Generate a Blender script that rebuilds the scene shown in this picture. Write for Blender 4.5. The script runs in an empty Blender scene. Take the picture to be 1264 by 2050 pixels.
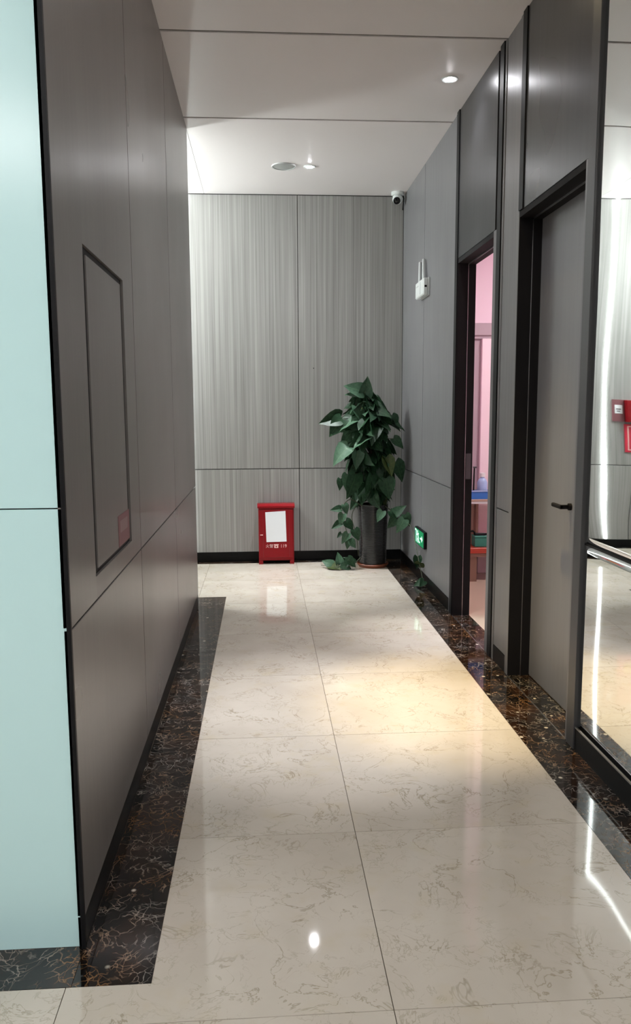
import bpy, bmesh, math, random
from mathutils import Vector, Matrix, noise
C = bpy.context.scene.collection
random.seed(7)

# ------------------------------------------------------------------ camera
CAM = (0.0, 0.0, 1.4)
F_PX, PITCH, YAW, ROLL = 1577.6, 7.465, 3.758, -0.30
a, b, r = math.radians(PITCH), math.radians(YAW), math.radians(ROLL)
fw = Vector((math.sin(b)*math.cos(a), math.cos(b)*math.cos(a), -math.sin(a)))
rt = Vector((math.cos(b), -math.sin(b), 0)); up = rt.cross(fw)
rt2 = rt*math.cos(r) + up*math.sin(r); up2 = up*math.cos(r) - rt*math.sin(r)
cd = bpy.data.cameras.new('camera'); cam = bpy.data.objects.new('camera', cd); C.objects.link(cam)
cd.sensor_fit = 'VERTICAL'; cd.sensor_height = 36.0; cd.lens = F_PX/2050*36.0
cd.clip_start = 0.02
M = Matrix((rt2, up2, -fw)).transposed().to_4x4(); M.translation = Vector(CAM)
cam.matrix_world = M
bpy.context.scene.camera = cam

# ------------------------------------------------------------------ world, exposure
W = bpy.data.worlds.new('world'); bpy.context.scene.world = W; W.use_nodes = True
W.node_tree.nodes['Background'].inputs[0].default_value = (0.5, 0.5, 0.5, 1)
W.node_tree.nodes['Background'].inputs[1].default_value = 0.05
vs = bpy.context.scene.view_settings
vs.view_transform = 'Standard'; vs.look = 'None'; vs.gamma = 1.0; vs.use_curve_mapping = False
vs.exposure = 1.66
bpy.context.scene.cycles.max_bounces = 10
bpy.context.scene.cycles.diffuse_bounces = 5
bpy.context.scene.cycles.sample_clamp_indirect = 6.0

# lamp strengths
LED_POWER = 6.0
SPOT_W = 138.0
WARM_W = 150.0
LOBBY_PANEL = 11.2
SIDE_FILL = 62.0

# ------------------------------------------------------------------ main dimensions (metres)
XL, XR, YB, ZC = -0.483, 1.27, 7.20, 3.26
YN, YF, ZJ = 1.945, 5.60, 0.858
XBL, XBR = -0.294, 1.08

# ------------------------------------------------------------------ materials
def nt(name):
    m = bpy.data.materials.new(name); m.use_nodes = True
    return m, m.node_tree, m.node_tree.nodes['Principled BSDF']
def plain(name, col, rough=0.5, metal=0.0, spec=0.5, **kw):
    m, t, p = nt(name)
    p.inputs['Base Color'].default_value = (*col, 1); p.inputs['Roughness'].default_value = rough
    p.inputs['Metallic'].default_value = metal; p.inputs['Specular IOR Level'].default_value = spec
    for k, v in kw.items(): p.inputs[k.replace('_', ' ')].default_value = v
    return m
def emit(name, col, s):
    m, t, p = nt(name); p.inputs['Base Color'].default_value = (*[c*0.5 for c in col], 1)
    p.inputs['Emission Color'].default_value = (*col, 1); p.inputs['Emission Strength'].default_value = s
    return m
def N(t, kind, **kw):
    n = t.nodes.new(kind)
    for k, v in kw.items():
        if k in n.inputs: n.inputs[k].default_value = v
        else: setattr(n, k, v)
    return n
def math_n(t, op, x, y=None, clamp=False):
    n = t.nodes.new('ShaderNodeMath'); n.operation = op; n.use_clamp = clamp
    for i, v in enumerate((x, y)):
        if v is None: continue
        if isinstance(v, (int, float)): n.inputs[i].default_value = v
        else: t.links.new(v, n.inputs[i])
    return n.outputs[0]
def maprange(t, x, a0, a1, b0, b1):
    n = t.nodes.new('ShaderNodeMapRange'); n.clamp = True
    t.links.new(x, n.inputs[0])
    for i, v in enumerate((a0, a1, b0, b1)): n.inputs[i+1].default_value = v
    return n.outputs[0]
def mixc(t, f, c1, c2):
    n = t.nodes.new('ShaderNodeMix'); n.data_type = 'RGBA'
    if isinstance(f, (int, float)): n.inputs[0].default_value = f
    else: t.links.new(f, n.inputs[0])
    for s, c in ((6, c1), (7, c2)):
        if isinstance(c, tuple): n.inputs[s].default_value = (*c, 1)
        else: t.links.new(c, n.inputs[s])
    return n.outputs[2]
def coords(t, scale=(1, 1, 1), per_object=True):
    g = t.nodes.new('ShaderNodeNewGeometry'); v = g.outputs['Position']
    if per_object:
        oi = t.nodes.new('ShaderNodeObjectInfo')
        cx = t.nodes.new('ShaderNodeCombineXYZ')
        for i, k in enumerate((37.0, 91.0, 53.0)):
            t.links.new(math_n(t, 'MULTIPLY', oi.outputs['Random'], k), cx.inputs[i])
        ad = t.nodes.new('ShaderNodeVectorMath'); ad.operation = 'ADD'
        t.links.new(v, ad.inputs[0]); t.links.new(cx.outputs[0], ad.inputs[1]); v = ad.outputs[0]
    ml = t.nodes.new('ShaderNodeVectorMath'); ml.operation = 'MULTIPLY'
    t.links.new(v, ml.inputs[0]); ml.inputs[1].default_value = scale
    return ml.outputs[0]
def noise_n(t, v, scale, detail=3, rough=0.55, dist=0.0):
    n = t.nodes.new('ShaderNodeTexNoise'); t.links.new(v, n.inputs['Vector'])
    n.inputs['Scale'].default_value = scale; n.inputs['Detail'].default_value = detail
    n.inputs['Roughness'].default_value = rough; n.inputs['Distortion'].default_value = dist
    return n.outputs['Fac']
def ridge(t, x, w):
    d = math_n(t, 'ABSOLUTE', math_n(t, 'SUBTRACT', x, 0.5))
    return maprange(t, d, 0.0, w, 1.0, 0.0)

def cream_marble():
    m, t, p = nt('cream_marble'); v = coords(t)
    base = mixc(t, maprange(t, noise_n(t, v, 2.3, 4), 0.3, 0.7, 0, 1), (0.49, 0.44, 0.37), (0.59, 0.54, 0.465))
    base = mixc(t, maprange(t, noise_n(t, v, 9, 3), 0.55, 0.75, 0, 0.35), base, (0.50, 0.42, 0.27))
    r1 = ridge(t, noise_n(t, v, 5.0, 5, 0.62, 0.7), 0.012)
    k1 = maprange(t, noise_n(t, v, 4.1, 2), 0.40, 0.58, 0, 0.7)
    base = mixc(t, math_n(t, 'MULTIPLY', r1, k1), base, (0.27, 0.22, 0.14))
    r2 = ridge(t, noise_n(t, v, 13, 4, 0.6, 0.9), 0.018)
    k2 = maprange(t, noise_n(t, v, 7.0, 2), 0.45, 0.62, 0, 0.5)
    base = mixc(t, math_n(t, 'MULTIPLY', r2, k2), base, (0.30, 0.25, 0.17))
    t.links.new(base, p.inputs['Base Color'])
    p.inputs['Roughness'].default_value = 0.045; p.inputs['IOR'].default_value = 1.5
    return m
def dark_marble():
    m, t, p = nt('dark_emperador_marble'); v = coords(t)
    base = mixc(t, maprange(t, noise_n(t, v, 5, 4, 0.6), 0.45, 0.68, 0, 1), (0.005, 0.004, 0.0035), (0.030, 0.013, 0.006))
    col = mixc(t, maprange(t, noise_n(t, v, 4, 2), 0.4, 0.6, 0, 1), (0.42, 0.22, 0.09), (0.45, 0.42, 0.38))
    nz = t.nodes.new('ShaderNodeTexNoise'); t.links.new(v, nz.inputs['Vector']); nz.inputs['Scale'].default_value = 7; nz.inputs['Detail'].default_value = 4
    sb = t.nodes.new('ShaderNodeVectorMath'); sb.operation = 'SUBTRACT'; t.links.new(nz.outputs['Color'], sb.inputs[0]); sb.inputs[1].default_value = (0.5, 0.5, 0.5)
    sc_ = t.nodes.new('ShaderNodeVectorMath'); sc_.operation = 'SCALE'; t.links.new(sb.outputs[0], sc_.inputs[0]); sc_.inputs['Scale'].default_value = 0.17
    ad = t.nodes.new('ShaderNodeVectorMath'); ad.operation = 'ADD'; t.links.new(v, ad.inputs[0]); t.links.new(sc_.outputs[0], ad.inputs[1])
    for sc, w, lo, hi, amt in ((7.0, 0.012, 0.44, 0.58, 0.45), (15, 0.028, 0.43, 0.60, 0.5), (34, 0.05, 0.44, 0.60, 0.55)):
        ve = t.nodes.new('ShaderNodeTexVoronoi'); ve.feature = 'DISTANCE_TO_EDGE'; t.links.new(ad.outputs[0], ve.inputs['Vector'])
        ve.inputs['Scale'].default_value = sc
        rr = maprange(t, ve.outputs['Distance'], 0.0, w, 1, 0)
        kk = maprange(t, noise_n(t, v, sc*0.55+1.7, 2), lo, hi, 0, amt)
        base = mixc(t, math_n(t, 'MULTIPLY', rr, kk), base, col)
    vo = t.nodes.new('ShaderNodeTexVoronoi'); vo.feature = 'F1'; t.links.new(v, vo.inputs['Vector'])
    vo.inputs['Scale'].default_value = 14; vo.inputs['Randomness'].default_value = 1.0
    fl = maprange(t, vo.outputs['Distance'], 0.09, 0.15, 1, 0)
    fl = math_n(t, 'MULTIPLY', fl, maprange(t, noise_n(t, v, 9, 1), 0.5, 0.6, 0, 1))
    base = mixc(t, fl, base, (0.60, 0.55, 0.46))
    t.links.new(base, p.inputs['Base Color'])
    p.inputs['Roughness'].default_value = 0.05; p.inputs['IOR'].default_value = 1.5
    return m
def striated(name, c1, c2, rough):
    m, t, p = nt(name)
    v = coords(t, (1, 1, 0.006))
    n1 = noise_n(t, v, 95, 3, 0.6); n2 = noise_n(t, coords(t, (1, 1, 0.02)), 38, 2, 0.5)
    f = math_n(t, 'ADD', math_n(t, 'MULTIPLY', n1, 0.7), math_n(t, 'MULTIPLY', n2, 0.3))
    t.links.new(mixc(t, maprange(t, f, 0.34, 0.66, 0, 1), c1, c2), p.inputs['Base Color'])
    bp = t.nodes.new('ShaderNodeBump'); bp.inputs['Strength'].default_value = 0.35; bp.inputs['Distance'].default_value = 0.002
    t.links.new(f, bp.inputs['Height']); t.links.new(bp.outputs[0], p.inputs['Normal'])
    p.inputs['Roughness'].default_value = rough
    return m
def grained(name, c1, c2, rough, metal=0.0, spec=0.5, aniso=0.0):
    m, t, p = nt(name)
    f = noise_n(t, coords(t, (1, 1, 0.05)), 40, 3, 0.55)
    g = noise_n(t, coords(t), 1.3, 2)
    c = mixc(t, maprange(t, f, 0.3, 0.7, 0, 1), c1, c2)
    t.links.new(c, p.inputs['Base Color'])
    t.links.new(maprange(t, g, 0.3, 0.7, rough*0.9, rough*1.1), p.inputs['Roughness'])
    p.inputs['Metallic'].default_value = metal; p.inputs['Specular IOR Level'].default_value = spec
    return m
def leafmat(name, c1, c2):
    m, t, p = nt(name)
    tc = t.nodes.new('ShaderNodeTexCoord')
    sp = t.nodes.new('ShaderNodeSeparateXYZ'); t.links.new(tc.outputs['Object'], sp.inputs[0])
    rib = maprange(t, math_n(t, 'ABSOLUTE', sp.outputs[0]), 0.0, 0.02, 0.55, 0.0)
    c = mixc(t, maprange(t, noise_n(t, tc.outputs['Object'], 7, 3), 0.35, 0.65, 0, 1), c1, c2)
    c = mixc(t, rib, c, (c2[0]*1.9+.01, c2[1]*1.7+.01, c2[2]*1.6))
    t.links.new(c, p.inputs['Base Color'])
    p.inputs['Roughness'].default_value = 0.46
    p.inputs['Specular IOR Level'].default_value = 0.3
    return m

MAT = dict(
    cream=cream_marble(), dark=dark_marble(),
    grout=plain('grout', (0.10, 0.075, 0.05), 0.8),
    back=striated('striated_wall_board', (0.20, 0.197, 0.189), (0.35, 0.343, 0.331), 0.5),
    left=grained('taupe_satin_panel', (0.158, 0.145, 0.138), (0.175, 0.161, 0.153), 0.30),
    right=grained('grey_satin_panel', (0.175, 0.175, 0.181), (0.205, 0.205, 0.212), 0.36),
    transom=grained('dark_metal_panel', (0.036, 0.036, 0.039), (0.048, 0.048, 0.051), 0.30, 0.25),
    door=grained('grey_door_skin', (0.235, 0.237, 0.248), (0.255, 0.257, 0.268), 0.36, 0.0),
    black=plain('black_metal_trim', (0.006, 0.006, 0.007), 0.5, 0, 0.2),
    joint=plain('dark_joint', (0.018, 0.015, 0.013), 0.8),
    base=plain('black_gloss_baseboard', (0.004, 0.004, 0.004), 0.3, 0, 0.14),
    jamb=plain('dark_frame', (0.012, 0.011, 0.0115), 0.65, 0, 0.12),
    steel=plain('brushed_steel', (0.55, 0.54, 0.53), 0.28, 1.0),
    greytrim=plain('dark_grey_metal', (0.07, 0.07, 0.073), 0.4, 0.2),
    mirror=plain('mirror_steel', (0.80, 0.82, 0.81), 0.015, 1.0),
    ceil=plain('ceiling_panel_satin', (0.91, 0.87, 0.87), 0.40),
    ceiltrim=plain('ceiling_joint_metal', (0.30, 0.28, 0.26), 0.22, 1.0),
    whitewall=plain('white_lacquer_panel', (0.58, 0.83, 0.84), 0.22),
    paint=plain('grey_paint', (0.45, 0.45, 0.45), 0.7),
    pink=plain('pink_light_wall', (0.80, 0.63, 0.70), 0.7),  # room's pink light put into the wall colour, its lamp near neutral
    mauve=plain('pink_light_door', (0.42, 0.33, 0.36), 0.5),  # white door and lintel, pink light put into the colour
    palepink=plain('pink_light_casing', (0.86, 0.70, 0.74), 0.5),  # white casing tinted to carry the room's pink light
    roomfloor=plain('tan_room_floor', (0.52, 0.42, 0.32), 0.12),
    red=plain('red_enamel', (0.22, 0.004, 0.008), 0.3, 0, 0.25),
    redd=plain('dark_red_enamel', (0.17, 0.008, 0.012), 0.3),
    paper=plain('white_paper', (0.80, 0.83, 0.86), 0.6),
    pinktext=plain('pale_lettering', (0.80, 0.50, 0.47), 0.5),
    terracotta=plain('terracotta_plastic', (0.21, 0.055, 0.022), 0.4),
    pot=plain('black_glazed_pot', (0.034, 0.034, 0.035), 0.2, Coat_Weight=0.7, Coat_Roughness=0.06),
    soil=plain('potting_soil', (0.012, 0.008, 0.006), 0.9),
    stem=plain('vine_stem', (0.05, 0.06, 0.03), 0.6),
    drystem=plain('brown_vine_stem', (0.07, 0.05, 0.035), 0.6),
    leaf=leafmat('pothos_leaf', (0.009, 0.032, 0.013), (0.022, 0.064, 0.029)),
    leafb=leafmat('pothos_leaf_pale', (0.035, 0.085, 0.048), (0.06, 0.12, 0.07)),
    leafy=leafmat('pothos_leaf_yellowish', (0.03, 0.05, 0.012), (0.055, 0.075, 0.02)),
    white=plain('white_plastic', (0.74, 0.78, 0.77), 0.35),
    whiteg=plain('grey_white_plastic', (0.55, 0.57, 0.57), 0.4),
    lens=plain('black_lens', (0.004, 0.004, 0.005), 0.06),
    gridgrey=plain('speaker_mesh', (0.42, 0.44, 0.43), 0.5),
    led=emit('led_strip_light', (0.93, 1.0, 0.985), LED_POWER),
    bulb=emit('downlight_bulb', (0.97, 0.96, 1.0), 90.0),
    bulbw=emit('warm_downlight_bulb', (1.0, 0.82, 0.5), 70.0),
    panel=emit('lobby_lamp_diffuser', (1.0, 0.98, 0.98), LOBBY_PANEL),
    sidefill=emit('side_fill_glow', (0.93, 1.0, 0.975), SIDE_FILL),  # glow of the globe added in the side corridor
    roomlamp=emit('room_lamp_diffuser', (1.0, 0.94, 0.95), 13.0),
    exitgreen=emit('exit_sign_green', (0.0, 0.20, 0.07), 0.3),
    exitwhite=emit('exit_sign_white', (0.6, 1.0, 0.8), 0.55),
    blue=plain('blue_plastic', (0.03, 0.16, 0.50), 0.35),
    bluep=plain('pale_blue_plastic', (0.35, 0.48, 0.72), 0.3),
    greenp=plain('green_plastic', (0.03, 0.22, 0.16), 0.4),
    redp=plain('red_shelf_laminate', (0.42, 0.05, 0.025), 0.35),
    brown=plain('brown_laminate', (0.22, 0.13, 0.09), 0.5),
    tanl=plain('tan_laminate', (0.40, 0.29, 0.22), 0.5),
    gold=plain('gold_print', (0.75, 0.45, 0.06), 0.4),
    rednotice=plain('red_notice_paper', (0.55, 0.02, 0.05), 0.5),
    sticker=plain('faded_red_sticker', (0.20, 0.075, 0.085), 0.4),
    stickerp=plain('faded_pink_print', (0.27, 0.17, 0.18), 0.4),
)

# ------------------------------------------------------------------ helpers
class B:
    """collects shapes, built as ONE mesh object"""
    def __init__(s): s.v = []; s.f = []; s.smooth = False
    def box(s, x0, x1, y0, y1, z0, z1, bev=0.0):
        n = len(s.v)
        if bev <= 0:
            s.v += [(x, y, z) for x in (x0, x1) for y in (y0, y1) for z in (z0, z1)]
            for q in ((0,1,3,2),(4,6,7,5),(0,4,5,1),(2,3,7,6),(0,2,6,4),(1,5,7,3)): s.f.append([n+i for i in q])
        else:
            bm = bmesh.new(); bmesh.ops.create_cube(bm, size=1)
            for v in bm.verts:
                v.co = Vector(((x0+x1)/2+v.co.x*(x1-x0), (y0+y1)/2+v.co.y*(y1-y0), (z0+z1)/2+v.co.z*(z1-z0)))
            bmesh.ops.bevel(bm, geom=bm.edges[:], offset=bev, segments=1, affect='EDGES')
            s.addbm(bm)
        return s
    def addbm(s, bm, mat=None):
        n = len(s.v); bm.verts.ensure_lookup_table()
        for i, v in enumerate(bm.verts): v.index = i; s.v.append(tuple(mat @ v.co if mat else v.co))
        for f in bm.faces: s.f.append([n+v.index for v in f.verts])
        bm.free(); return s
    def prism(s, poly, axis, d0, d1):
        """polygon in the two other axes (cyclic order), extruded along axis"""
        n = len(s.v); k = len(poly)
        for d in (d0, d1):
            for (p, q) in poly:
                s.v.append({'x': (d, p, q), 'y': (p, d, q), 'z': (p, q, d)}[axis])
        s.f.append([n+i for i in range(k)][::-1]); s.f.append([n+k+i for i in range(k)])
        for i in range(k): j = (i+1) % k; s.f.append([n+i, n+j, n+k+j, n+k+i])
        return s
    def lathe(s, prof, cx=0, cy=0, seg=32, ax='z', caps=True, cz=0):
        n = len(s.v); k = len(prof)
        for i in range(seg):
            t = 2*math.pi*i/seg
            for (r_, h) in prof:
                x, y = r_*math.cos(t), r_*math.sin(t)
                s.v.append({'z': (cx+x, cy+y, cz+h), 'y': (cx+x, cy+h, cz+y), 'x': (cx+h, cy+x, cz+y)}[ax])
        for i in range(seg):
            j = (i+1) % seg
            for q in range(k-1): s.f.append([n+i*k+q, n+j*k+q, n+j*k+q+1, n+i*k+q+1])
        if caps:
            s.f.append([n+i*k for i in range(seg)][::-1]); s.f.append([n+i*k+k-1 for i in range(seg)])
        return s
    def tube(s, pts, r0, r1=None, seg=6):
        r1 = r0 if r1 is None else r1
        pts = [Vector(p) for p in pts]; n = len(s.v); m = len(pts)
        for i, p in enumerate(pts):
            d = (pts[min(i+1, m-1)]-pts[max(i-1, 0)]).normalized()
            u = d.cross(Vector((0.31, 0.17, 0.93))).normalized(); w = d.cross(u)
            rr = r0+(r1-r0)*i/(m-1)
            for k in range(seg):
                t = 2*math.pi*k/seg; s.v.append(tuple(p+u*math.cos(t)*rr+w*math.sin(t)*rr))
        for i in range(m-1):
            for k in range(seg):
                l = (k+1) % seg; s.f.append([n+i*seg+k, n+i*seg+l, n+(i+1)*seg+l, n+(i+1)*seg+k])
        s.f.append([n+k for k in range(seg)][::-1]); s.f.append([n+(m-1)*seg+k for k in range(seg)])
        return s
    def mesh(s, name, mat):
        me = bpy.data.meshes.new(name); me.from_pydata(s.v, [], s.f)
        bm = bmesh.new(); bm.from_mesh(me); bmesh.ops.recalc_face_normals(bm, faces=bm.faces[:])
        bm.to_mesh(me); bm.free()
        me.materials.append(MAT[mat] if isinstance(mat, str) else mat)
        if s.smooth:
            me.polygons.foreach_set('use_smooth', [True]*len(me.polygons))
            try: me.set_sharp_from_angle(angle=math.radians(40))
            except Exception: pass
        return me
    def build(s, name, mat, parent=None, smooth=False, label=None):
        s.smooth = smooth
        o = bpy.data.objects.new(name, s.mesh(name, mat)); C.objects.link(o)
        if parent: o.parent = parent
        if label: o['label'] = label
        return o
def bx(name, mat, dims, parent=None, bev=0.0, label=None): return B().box(*dims, bev=bev).build(name, mat, parent, label=label)
def structure(o, label=None, cat=None):
    o['kind'] = 'structure'
    if label: o['label'] = label
    if cat: o['category'] = cat
    return o
def tag(o, label, cat, group=None):
    o['label'] = label; o['category'] = cat
    if group: o['group'] = group
    return o
def thing(name, label, cat, loc=(0, 0, 0), group=None):
    o = bpy.data.objects.new(name, None); C.objects.link(o); o.location = loc; o.empty_display_size = 0.1
    return tag(o, label, cat, group)
def light(kind, loc, energy, col, parent=None, **kw):
    l = bpy.data.lights.new('lamp_light', kind); l.energy = energy; l.color = col
    for k, v in kw.items(): setattr(l, k, v)
    o = bpy.data.objects.new('lamp_light', l); C.objects.link(o); o.location = loc
    if parent: o.parent = parent
    return o

# ------------------------------------------------------------------ floor
LX, LY = -4.0, -3.6            # extent of the lobby behind the viewer
floor = structure(bx('floor', 'grout', (LX-.1, XR+0.02, LY-.1, YB+.1, -0.10, -0.004)), 'polished cream marble tile floor with dark marble borders', 'floor')
G = 0.0011
def tile(x0, x1, y0, y1, mat='cream', name='floor_tile', g=G):
    return B().box(x0+g, x1-g, y0+g, y1-g, -0.02, 0.0).build(name, mat, floor)
XC, T0, TS = 0.288, 1.666, 0.788
rows = [T0+TS*k for k in range(7)]+[7.12]
for i in range(7):
    y0, y1 = rows[i], rows[i+1]
    tile(XC, XBR, y0, y1)
    if i == 0:   # L-shaped tile round the corner of the border
        yb = 1.796
        B().prism([(-0.5+G, y0+G), (XC-G, y0+G), (XC-G, y1-G), (XBL+G, y1-G), (XBL+G, yb-G), (-0.5+G, yb-G)], 'z', -0.02, 0.0).build('floor_tile', 'cream', floor)
        for k in range(5): tile(-0.5-TS*(k+1), -0.5-TS*k, y0, yb)
    elif y1 <= 5.83:
        tile(XBL, XC, y0, y1)
    elif y0 < 5.83:
        B().prism([(XBL+G, y0+G), (XC-G, y0+G), (XC-G, y1-G), (-0.5+G, y1-G), (-0.5+G, 5.83+G), (XBL+G, 5.83+G)], 'z', -0.02, 0.0).build('floor_tile', 'cream', floor)
        for k in range(5): tile(-0.5-TS*(k+1), -0.5-TS*k, 5.83, y1)
    else:
        tile(-0.5, XC, y0, y1)
        for k in range(5): tile(-0.5-TS*(k+1), -0.5-TS*k, y0, y1)
for j in range(7):
    y1 = T0-TS*j; y0 = y1-TS
    tile(XC, XBR, y0, y1); tile(-0.5, XC, y0, y1)
    for k in range(5): tile(-0.5-TS*(k+1), -0.5-TS*k, y0, y1)
def slab(x0, x1, y0, y1): return tile(x0, x1, y0, y1, 'dark', 'border_slab', 0.0006)
y = 1.796
B().prism([(-0.487, 1.796), (XBL, 1.796), (XBL, 3.1), (XL, 3.1), (XL, YN), (-0.487, YN)], 'z', -0.02, 0.0).build('border_slab', 'dark', floor)
for y0, y1 in ((3.1, 4.4), (4.4, 5.83)): slab(XL, XBL, y0, y1)
slab(-1.5, XL, YF, 5.83); slab(LX, -1.5, YF, 5.83)
slab(-1.7, -0.4882, 1.796, YN); slab(-2.9, -1.7, 1.796, YN); slab(LX, -2.9, 1.796, YN)
ys = [-3.6, -2.4, -1.2, 0.0, 1.2, 2.62, 4.03, 5.4, 7.12]
for y0, y1 in zip(ys, ys[1:]): slab(XBR, XR, y0, y1)
slab(-0.6, XR, 7.12, YB); slab(LX, -0.6, 7.12, YB)
bx('joint_strip', 'steel', (XR-0.004, XR, 4.37, 5.16, -0.02, 0.0015), floor)
bx('joint_strip', 'steel', (XR-0.004, XR, 3.13, 3.93, -0.02, 0.0015), floor)

# ------------------------------------------------------------------ ceiling
ceil = structure(bx('ceiling', 'joint', (LX-.1, XR+.12, LY-.1, YB+.1, ZC+0.012, ZC+0.12)), 'satin grey ceiling panels with narrow metal joints', 'ceiling')
jy = [5.39-1.176*k for k in range(8)]
edges = [YB]+jy+[LY]
JG = 0.011
for k in range(len(edges)-1):
    y1 = edges[k]-(JG if k else 0); y0 = edges[k+1]+(JG if k < len(edges)-2 else 0)
    xs = [XL-.1, XR+.1] if y0 > YN-0.3 and y1 < YF else [LX, -2.3, XL, XR+.1]
    for x0, x1 in zip(xs, xs[1:]):
        bx('ceiling_panel', 'ceil', (x0, x1-0.003, y0, y1, ZC, ZC+0.02), ceil)
for yy in jy: bx('joint_strip', 'ceiltrim', (LX, XR+.1, yy-JG, yy+JG, ZC+0.006, ZC+0.012), ceil)

# ------------------------------------------------------------------ left wall
wl = structure(bx('wall_left', 'joint', (-1.0, XL-0.018, YN+0.02, YF-0.02, 0, ZC)), 'taupe satin panelled wall on the left', 'wall')
GV, GH = 0.004, 0.003
ye = [YN, 3.082, 4.317, YF]
for y0, y1 in zip(ye, ye[1:]):
    bx('wall_panel', 'left', (XL-0.02, XL, y0+(GV if y0 > YN else 0), y1-(GV if y1 < YF else 0), 0.085, ZJ-GH), wl, 0.0015)
    if y0 > YN:
        bx('wall_panel', 'left', (XL-0.02, XL, y0+GV, y1-(GV if y1 < YF else 0), ZJ+GH, ZC), wl, 0.0015)
fy0, fy1, fz0, fz1 = 2.250, 2.872, 0.926, 1.848      # opening of the flush cabinet
o = bx('wall_panel', 'left', (XL-0.02, XL, YN, fy0, ZJ+GH, ZC), wl)
o = B(); o.box(XL-0.02, XL, fy1, 3.082-GV, ZJ+GH, ZC); o.box(XL-0.02, XL, fy0, fy1, fz1, ZC); o.box(XL-0.02, XL, fy0, fy1, ZJ+GH, fz0)
o.build('wall_panel', 'left', wl)
# end cladding round the far corner
for z0, z1 in ((0.085, ZJ-GH), (ZJ+GH, ZC)):
    bx('end_panel', 'left', (-1.0, XL-0.0205, YF-0.02, YF, z0, z1), wl)
structure(bx('baseboard_left', 'base', (XL-0.018, XL-0.001, YN, YF+0.004, 0, 0.083)), 'black gloss baseboard along the left wall', 'baseboard')
structure(bx('trim_1', 'black', (-0.4925, XL+0.001, YN-0.012, YN-0.0005, 0.0, ZC)), 'narrow black corner strip between white and taupe panels', 'trim')
hc = thing('wall_cabinet', 'tall flush cabinet door outlined in black in the left wall', 'cabinet', (XL, (fy0+fy1)/2, fz0))
hy, hz = (fy1-fy0)/2, fz1-fz0
fr = B()
w, w2 = 0.052, 0.034
fr.box(-0.0175, -0.008, -hy+.001, -hy+w, .001, hz-.001); fr.box(-0.0175, -0.008, hy-w2, hy-.001, .001, hz-.001)
fr.box(-0.0175, -0.008, -hy+w, hy-w2, .001, 0.013); fr.box(-0.0175, -0.008, -hy+w, hy-w2, hz-0.018, hz-.001)
fr.build('frame', 'black', hc)
bx('door', 'left', (-0.0175, -0.004, -hy+w+.002, hy-w2-.002, 0.015, hz-.020), hc)
ss = thing('sticker', 'faded red sticker in the lower corner of the flush left cabinet door', 'sticker', (XL-0.004, 2.75, fz0+0.016))
bx('backing', 'sticker', (0.0, 0.0012, -0.11, 0.10, 0.0, 0.105), ss)
bx('print', 'stickerp', (0.0012, 0.0018, -0.085, 0.06, 0.045, 0.085), ss)

# white lacquered wall on the left of the frame, facing the lobby
ws = structure(bx('wall_white', 'joint', (LX, -0.494, YN+0.012, YN+0.02, 0, ZC)), 'pale mint white panelled wall facing the lobby', 'wall')
for x0, x1 in ((-1.9, -0.4945), (-3.3, -1.904), (LX, -3.304)):
    bx('wall_panel', 'whitewall', (x0, x1, YN, YN+0.012, 0.0008, 1.160), ws)
    bx('wall_panel', 'whitewall', (x0, x1, YN, YN+0.012, 1.1635, ZC), ws)
structure(bx('wall_core', 'paint', (LX, -1.0, YN+0.02, YF, 0, ZC)), 'solid core behind the left panels', 'wall')

# ------------------------------------------------------------------ back wall
wb = structure(bx('wall_back', 'joint', (LX-.1, XR+0.2, YB+0.018, YB+0.12, 0, ZC)), 'grey striated panel wall at the end of the corridor', 'wall')
xe = [LX, -2.2, -0.905, 0.327, XR]
for x0, x1 in zip(xe, xe[1:]):
    for z0, z1 in ((0.093, ZJ-0.0035), (ZJ+0.0035, ZC-0.006)):
        bx('wall_panel', 'back', (x0+0.003, x1-0.003, YB, YB+0.02, z0, z1), wb, 0.001)
bx('nail', 'black', (0.458, 0.466, YB-0.006, YB, 1.758, 1.766), wb)
structure(bx('baseboard_back', 'base', (LX, XR, YB-0.0, YB+0.012, 0, 0.09)), 'black gloss baseboard under the back wall', 'baseboard')

# ------------------------------------------------------------------ right wall
wr = structure(bx('wall_right', 'joint', (XR+0.018, XR+0.11, 5.20, YB+0.1, 0, ZC)), 'grey panelled wall on the right with two door bays', 'wall')
bx('core', 'joint', (XR+0.018, XR+0.11, 3.96, 4.33, 0, ZC), wr)
bx('core', 'joint', (XR+0.018, XR+0.11, 4.33, 5.20, 2.352, ZC), wr)
bx('core', 'joint', (XR+0.018, XR+0.11, 3.10, 3.96, 2.352, ZC), wr)
bx('core', 'joint', (XR+0.03, XR+0.11, LY, 3.10, 0, ZC), wr)
for y0, y1 in ((6.265, YB), (5.27, 6.257)):
    for z0, z1 in ((0.09, ZJ-GH), (ZJ+GH, ZC)):
        bx('wall_panel', 'right', (XR, XR+0.02, y0, y1-0.002, z0, z1), wr, 0.001)
bx('edge_strip', 'right', (XR-0.003, XR+0.02, 5.225, 5.267, 0.0, ZC), wr, 0.001)
bx('cover_strip', 'black', (XR-0.010, XR+0.02, 5.162, 5.222, 0.0, ZC), wr)
bx('transom_panel', 'transom', (XR-0.004, XR+0.02, 4.345, 5.160, 2.352, ZC), wr, 0.001)
bx('edge_strip', 'right', (XR-0.004, XR+0.02, 4.300, 4.368, 0.0, 2.350), wr, 0.001)
bx('cover_strip', 'black', (XR-0.010, XR+0.02, 4.232, 4.297, 0.0, ZC), wr)
for z0, z1 in ((0.09, ZJ-GH), (ZJ+GH, ZC)):
    bx('pilaster_panel', 'right', (XR, XR+0.02, 3.985, 4.200, z0, z1), wr, 0.001)
bx('edge_strip', 'right', (XR-0.004, XR+0.02, 4.203, 4.230, 0.0, ZC), wr, 0.001)
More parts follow.
